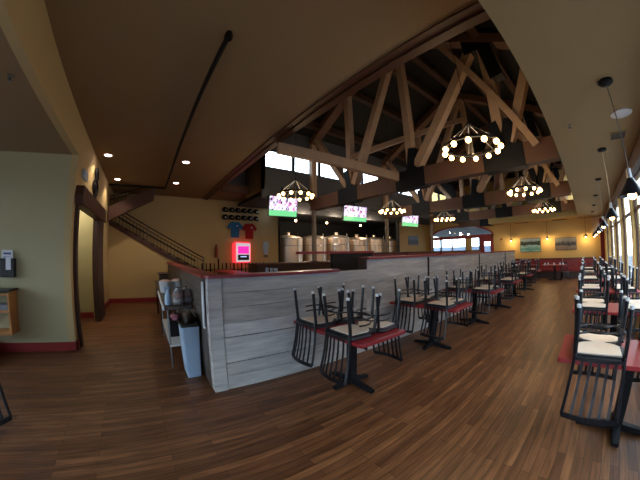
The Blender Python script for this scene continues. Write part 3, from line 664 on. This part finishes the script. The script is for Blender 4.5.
for i, y in enumerate((2.84,4.98,7.2,9.5,11.75,13.95)):
    o = pd if i == 0 else copy_tree(pd)
    o.location = (.456, y, 2.0); o['label'] = 'black cone pendant hanging along the windows, %s from the camera' % pn[i]; o['group'] = 'pendants along the windows'
def wallpend(x, y, z, lab, top=3.05):
    t = empty('wall_pendant', (x,y,z), lab, 'pendant lamp', group='small pendants before the far wall')
    MB().tube([(0,0,top-z),(0,0,.12)], .008, 5).build('cord', steel, t)
    MB().lathe([(.02,.14),(.03,.11),(.13,0),(.125,-.005),(.03,.09)], 16).build('shade', chairblack, t)
    MB().ball((0,0,.0), .045, 10).build('bulb', pendglow, t)
    l = bpy.data.lights.new('pendant_light', 'POINT'); l.energy = 9; l.color = (1,.7,.34); l.shadow_soft_size = .05
    o = bpy.data.objects.new('pendant_light', l); C.objects.link(o); o.parent = t; o.location = (0,0,-.08)
for x, lab in ((-4.05,'small black pendant between the half wall end and the lake photograph'),(-1.97,'small black pendant between the two far wall photographs'),(.1,'small black pendant between the group photograph and the windows')):
    wallpend(x, 16.4, 2.08, lab)
wallpend(-3.55+.0, 15.9, 2.08, 'small black pendant over the corner by the half wall end') if False else None
for i, (x,y,lab) in enumerate(((-6.49,-1.04,'recessed ceiling can closer to the iron wall ornament'),(-8.6,-1.0,'recessed ceiling can beside the stair landing'),(-8.5,.8,'recessed ceiling can, far one beside the pipe'),(-6.44,.8,'recessed ceiling can, brightest in the middle of the brown ceiling'))):
    t = empty('recessed_light', (x,y,3.8), lab, 'ceiling light', group='recessed lights')
    MB().lathe([(.11,0),(.11,-.012),(.085,-.012),(.08,0)], 24).build('trim_ring', whiteplastic, t)
    MB().lathe([(.082,-.006),(.05,-.014),(.001,-.016)], 20).build('lens', canglow, t)
    l = bpy.data.lights.new('can_light', 'SPOT'); l.energy = 22; l.color = (1,.82,.62); l.spot_size = R(120); l.spot_blend = .6; l.shadow_soft_size = .08
    o = bpy.data.objects.new('can_light', l); C.objects.link(o); o.parent = t; o.location = (0,0,-.03)
for y, z in ((7.0,3.3),(9.0,3.3),(11.6,3.3)):
    t = empty('brewery_lamp', (-11.6, y, z), 'tiny bright lamp hanging over the brewery tanks, %s' % {7.0:'first from the plaque',9.0:'second from the plaque',11.6:'third from the plaque'}[y], 'lamp', group='brewery lamps')
    MB().tube([(0,0,.4),(0,0,.05)], .01, 5).build('cord', steel, t); MB().ball((0,0,0), .06, 10).build('bulb', pendglow, t)
    l = bpy.data.lights.new('brewery_light', 'POINT'); l.energy = 35; l.color = (1,.8,.6); l.shadow_soft_size = .15
    o = bpy.data.objects.new('brewery_light', l); C.objects.link(o); o.parent = t; o.location = (.6,0,-.1)
rl_ = empty('red_beacon_lamp', (-8.0, 3.75, 3.66), 'round red glowing lamp above the first television', 'lamp')
MB().ball((0,0,0), .11, 14).build('globe', redglow, rl_); MB().lathe([(.05,.09),(.06,.12),(.02,.2)], 10).build('mount', steel, rl_)

# ------------------------------------------------------------------ ceiling fittings
tag(MB().lathe([(.13,0),(.13,-.012),(.11,-.02),(.001,-.02)], 24).build('ceiling_speaker', whiteplastic, None, (.66,3.69,3.05)), 'round white ceiling speaker near the first window pendant', 'speaker')
v = empty('ceiling_vent', (.67,4.45,3.05), 'square tan ceiling vent beyond the round speaker', 'vent')
MB().box(-.12,.12,-.15,.15,-.012,0).build('frame', tanceil, v)
mb = MB()
for i in range(5): mb.box(-.1,.1,-.13+i*.055,-.1+i*.055,-.018,-.012)
mb.build('slats', plasticblack, v)
for i, (x,y,z,lab) in enumerate(((.02,3.72,3.05,'small sprinkler head on the tan ceiling near the roof opening'),(-2.73,-1.62,3.27,'small sprinkler head on the dark ceiling above the paper holder'))):
    t = empty('sprinkler_head', (x,y,z), lab, 'sprinkler')
    MB().lathe([(.035,0),(.035,-.01),(.01,-.012),(.01,-.05)], 12).build('body', chrome, t)
    MB().lathe([(.025,-.05),(.025,-.055),(.001,-.055)], 12).build('deflector', chrome, t)
t = empty('added_passage_lamp', (-6.9,-2.0,3.0), 'added unseen round ceiling light brightening the doorway passage', 'ceiling light')  # unseen lamp, added to brighten the passage behind the doorway
MB().lathe([(.12,0),(.12,-.03),(.1,-.05),(.001,-.06)], 20).build('diffuser', glow('added_passage_glow', (255,240,215), 2), t)
l = bpy.data.lights.new('passage_fill_light', 'POINT'); l.energy = 14; l.color = (1,.92,.78); l.shadow_soft_size = .1
o = bpy.data.objects.new('passage_fill_light', l); C.objects.link(o); o.parent = t; o.location = (0,0,-.12)
pi_ = empty('ceiling_pipe', (-5.5,.49,3.8), 'long black pipe fixed under the brown ceiling', 'pipe')
MB().tube([(3.35,0,-.06),(-3.6,.03,-.06)], .03, 8).build('pipe_run', steel, pi_)
MB().tube([(-3.6,.0,-.06),(-3.6,-1.8,-.06)], .03, 8).build('branch', steel, pi_)
MB().lathe([(.04,-.1),(.045,-.06),(.03,0)], 10, 3.35,0,0).build('end_fitting', steel, pi_)

# ------------------------------------------------------------------ televisions
def tv(y0, y1, z0, z1, lab, tilt):
    yc, zc = (y0+y1)/2, (z0+z1)/2; wd, ht = (y1-y0), (z1-z0)
    t = empty('television', (-7.36, yc, zc), lab, 'television', (0, R(8), tilt), 'televisions over the bar')
    MB().box(-.06,0,-wd/2,wd/2,-ht/2,ht/2).build('bezel', plasticblack, t, bev=.008)
    MB().box(0,.004,-wd/2+.02,wd/2-.02,-ht/2+.03,ht/2-.02).build('screen', tvscreen, t)
    MB().box(-.15,-.05,-.1,.1,.0,.2).box(-.16,-.11,-.05,.05,.1,.62).build('wall_mount', steel, t)
tv(3.5,4.48,2.77,3.43,'television showing football, first from the jukebox',R(-6)); tv(6.55,7.68,2.80,3.42,'television showing football, second from the jukebox',R(-6)); tv(10.2,11.4,2.80,3.43,'television showing football, third from the jukebox, by the landscape picture',R(-6))

# ------------------------------------------------------------------ brewery tanks
td = [(6.55,.76,2.5),(8.15,.66,2.54),(9.7,.76,2.6),(11.3,.72,2.54),(12.85,.7,2.56),(14.5,.78,2.5)]
for i, (y, r_, h) in enumerate(td):
    t = empty('brewing_tank', (-11.65, y, 0), 'stainless steel brewing tank, %s from the yellow wall' % ('first','second','third','fourth','fifth','sixth')[i], 'tank', group='brewing tanks')
    MB().lathe([(r_,.45),(r_,h-.12),(r_*.8,h-.03),(r_*.2,h+.05),(.001,h+.06)], 36).build('vessel', stainless, t)
    MB().lathe([(.1,.2),(r_,.45)], 36).build('cone', stainless, t)
    MB().lathe([(.1,h+.03),(.1,h+.16),(.12,h+.16),(.12,h+.19),(.001,h+.19)], 12).build('lid', stainless, t)
    mb = MB()
    for z in (.9,h-.5,h-.14): mb.tube([((r_+.006)*cos(2*pi*k/32),(r_+.006)*sin(2*pi*k/32),z) for k in range(32)], .015, 5, True)
    mb.each('band', chrome, t)
    for k in range(4): a_ = pi/4+k*pi/2; MB().tube([(r_*.85*cos(a_), r_*.85*sin(a_), 0),(r_*.85*cos(a_), r_*.85*sin(a_), .5)], .04, 8).build('leg', stainless, t)
    MB().tube([(r_+.03,.1,h+.1),(r_+.06,.1,h-.2),(r_+.06,.1,.6)], .02, 6).build('pipe', chrome, t)

# ------------------------------------------------------------------ pictures
def picture(loc, wd, ht, m, rot, lab):
    t = empty('wall_photograph', loc, lab, 'picture', rot)
    MB().box(-wd/2-.02, wd/2+.02, -.03, 0, -.02, ht+.02).build('frame', plasticblack, t)
    MB().box(-wd/2, wd/2, -.034, -.03, 0, ht).build('print', m, t)
picture((-3.0, YF, 1.42), 1.15, .72, lakepic, 0, 'framed lake and dark trees photograph on the far wall')
picture((-1.0, YF, 1.46), 1.12, .62, crowdpic, 0, 'framed grey group photograph on the far wall, closer to the windows')
picture((XL, 15.05, 2.08), 1.1, .56, barnpic, pi/2, 'grey landscape photograph on the yellow wall beyond the tanks')
tag(MB().box(-.1,.1,-.1,.1,0,2.6).build('corner_curtain', mat('dark_red_curtain', (110,26,30), .8, var=.3, stretch=(20,20,1)), None, (.93,16.2,.3)), 'dark red curtain strip in the far window corner', 'curtain')
tag(MB().lathe([(.06,0),(.06,.03),(.001,.04)], 12).build('fire_alarm', redtrim, None, (-4.75,YF,2.2), (pi/2,0,0)), 'small dark red alarm on the far wall beside the arch', 'alarm')

# ------------------------------------------------------------------ tables and chairs
def table():
    t = empty('dining_table', (0,0,0), '', 'table')
    MB().rbox(-.61,.61,-.34,.34,.725,.762,.02).build('tabletop', redtop, t, bev=.004)
    MB().box(-.3,.3,-.2,.2,.71,.725).build('mounting_plate', steel, t)
    MB().box(-.045,.045,.055,.145,.05,.71).build('column', steel, t)
    for k in range(4):
        a_ = k*pi/2
        o = MB(); o.m = Matrix.Translation((0,.1,0)) @ Matrix.Rotation(a_, 4, 'Z'); L_ = .36 if k % 2 == 0 else .27
        o.add([(.04,-.035,0.02),(L_,-.03,0.0),(L_,.03,0.0),(.04,.035,0.02),(.04,-.035,.085),(L_,-.03,.035),(L_,.03,.035),(.04,.035,.085)], [(3,2,1,0),(4,5,6,7),(0,1,5,4),(1,2,6,5),(2,3,7,6),(3,0,4,7)])
        o.build('foot', steel, t, bev=.004)
    return t
def chair():
    # upright chair in its own frame: feet at z=0, front towards -y
    t = empty('dining_chair', (0,0,0), '', 'chair')
    w2 = .19
    mb = MB(); pts = [(-.2,.17),(-.21,-.08)]+[(-.21+.42*k/8, -.08-.13*sin(pi*k/8)**.7) for k in range(1,8)]+[(.21,-.08),(.2,.17)]
    mb.prism(pts[::-1], .38, .395); mb.build('seat_pan', chairblack, t)
    mb = MB(); mb.prism([(x*.84, y*.84) for x, y in pts][::-1], .372, .38); mb.build('seat_underside', cushion, t)
    mb = MB(); mb.prism([(x*.98, y*.98) for x, y in pts][::-1], .395, .43); mb.build('seat', seatvinyl, t, bev=.012)
    for sx in (-1,1):
        o = MB().tube([(sx*.18,-.14,.4),(sx*.205,-.2,.02)], .016, 8).build('leg', chairblack, t)
        MB().lathe([(.017,0),(.018,.022),(.014,.026)], 8, sx*.206,-.203,0).build('glide', glide, o)
        o = MB().tube([(sx*.185,.17,.4),(sx*.19,.205,.02)], .017, 8).build('leg', chairblack, t)
        MB().lathe([(.017,0),(.018,.022),(.014,.026)], 8, sx*.19,.207,0).build('glide', glide, o)
    def hoop(z, r_, ry): return [(sx, -.02-ry*cos(a_), z) for a_, sx in ((R(q), r_*sin(R(q))) for q in range(-115,116,23))]
    MB().tube(hoop(.3,.193,.17), .009, 6).build('stretcher', chairblack, t)
    MB().tube(hoop(.24,.197,.18), .009, 6).build('stretcher', chairblack, t)
    # backrest: two posts, curved rails, five slats, fanning outwards towards the top
    bp = MB()
    f = lambda u: (.185+.025*u, .185+.07*u-.015*sin(pi*u), .38+.46*u)   # half width, y, z along the back
    for sx in (-1,1): bp.tube([(sx*f(u)[0], f(u)[1], f(u)[2]) for u in (0,.25,.5,.75,1)], .014, 7)
    bp.each('back_post', chairblack, t)
    def rail(u, hz, nm):
        hw_, y, z = f(u); mb = MB()
        pr_ = [(-hw_+2*hw_*k/10, y+.035*(1-(2*k/10-1)**2)) for k in range(11)]
        for (xa,ya),(xb,yb) in zip(pr_, pr_[1:]): mb.beam((xa,ya,z),(xb,yb,z), .016, hz)
        mb.build(nm, chairblack, t)
    rail(1,.04,'top_rail'); rail(.06,.02,'lower_rail')
    sb = MB()
    for k in range(1,6):
        q = -1+2*k/6; bow = .035*(1-q*q)
        p_ = [(q*f(u)[0], f(u)[1]+bow, f(u)[2]) for u in (.06,.35,.65,1)]
        for i in range(3): sb.beam(p_[i], p_[i+1], .022, .007, (0,1,0))
    sb.build('back_slats', chairblack, t)
    return t
T0, K0 = table(), chair()
used = [False, False]
def put_table(x, y, lab, rz=0):
    o = T0 if not used[0] else copy_tree(T0); used[0] = True
    o.location = (x,y,0); o.rotation_euler = (0,0,rz); o['label'] = lab; o['group'] = 'red dining tables'
    return o
def put_chair(x, y, ang, lab, grp='upturned dining chairs'):
    # turned upside down, seat on the table top, back hanging over the edge in direction ang
    o = K0 if not used[1] else copy_tree(K0); used[1] = True
    o.location = (x, y, .762+.43); o.rotation_euler = (pi, 0, ang); o['label'] = lab; o['group'] = grp
    return o
ordn = ['first', 'second', 'third', 'fourth', 'fifth', 'sixth']
def set_of(x, y, row, i, dx, xs):
    put_table(x, y, 'red-topped pedestal table, %s in the row %s' % (ordn[i], row))
    for j, cx in enumerate(xs):
        for sd in (0, 1):
            side = ('aisle', 'wall')[j] if 'half' in row else ('aisle', 'window')[j]
            lab = 'upturned black slat-back chair, %s side, %s edge, %s table %s' % (side, ('near', 'far')[sd], ordn[i], row)
            jit = random.uniform(-.02,.02)
            put_chair(cx+jit, y+(-.17 if sd == 0 else .17), (0 if sd == 0 else pi)+random.uniform(-.05,.05), lab)
for i in range(6):
    set_of(-2.28, 2.02+1.88*i, 'along the half wall', i, 0, (-1.98, -2.56))
for i in range(7):
    if i < 6: set_of(.45, 2.67+1.88*i, 'along the windows', i, 0, (.14, .76))
LA = R(40); LX, LY = -2.59, -1.96
put_table(LX, LY, 'red-topped pedestal table standing alone near the pine wall shelf', LA)
put_chair(LX+.45*cos(LA)-.12*sin(LA), LY+.45*sin(LA)+.12*cos(LA), LA+pi/2, 'upturned black slat-back chair on the lone table near the pine wall shelf', 'chairs on the lone table')

# far end: dark tables before the benches, with place settings, and a chair
for i, x in enumerate((-3.0, -1.5)):
    put_table(x, 15.2, 'red table before the far benches, %s' % ('beside the half wall end', 'with white cups in the aisle')[i])
for i, (x, y) in enumerate(((-1.95,15.0),(-1.8,15.1),(-1.5,15.05),(-1.2,15.1),(-1.05,15.0))):
    tag(MB().lathe([(.03,0),(.04,.1),(.038,.1),(.028,.01)], 12).build('cup', whiteplastic, None, (x,y,.762)), 'white cup on the far aisle table, %s from the half wall' % ('first','second','third','fourth','fifth')[i], 'cup', 'cups on the far table')
o = copy_tree(K0); o.location = (-.95, 15.2, 0); o.rotation_euler = (0,0,.4); o['label'] = 'black chair standing upright on the floor before the far benches'; o['group'] = 'upright chair'
# glasses and bar clutter
for i, (x,y) in enumerate(((-5.6,2.6),(-5.4,2.62),(-5.15,2.6))):
    tag(MB().lathe([(.03,0),(.04,.14),(.037,.14),(.027,.01)], 12).build('pint_glass', bluewhite, None, (x,y,1.16)), 'pint glass on the curved bar counter, %s from the jukebox side' % ('first','second','third')[i], 'glass', 'pint glasses on the bar')
tp = empty('beer_tap_tower', (-7.4, 5.9, 1.34), 'chrome beer tap tower with red badge on the back bar', 'beer tap')
MB().lathe([(.06,0),(.04,.03),(.04,.3),(.06,.34),(.001,.36)], 14).build('column', chrome, tp)
for y in (-.12,0,.12): MB().tube([(.05,y,.28),(.12,y,.26),(.13,y,.4)], .014, 6).build('tap_handle', redtrim, tp)
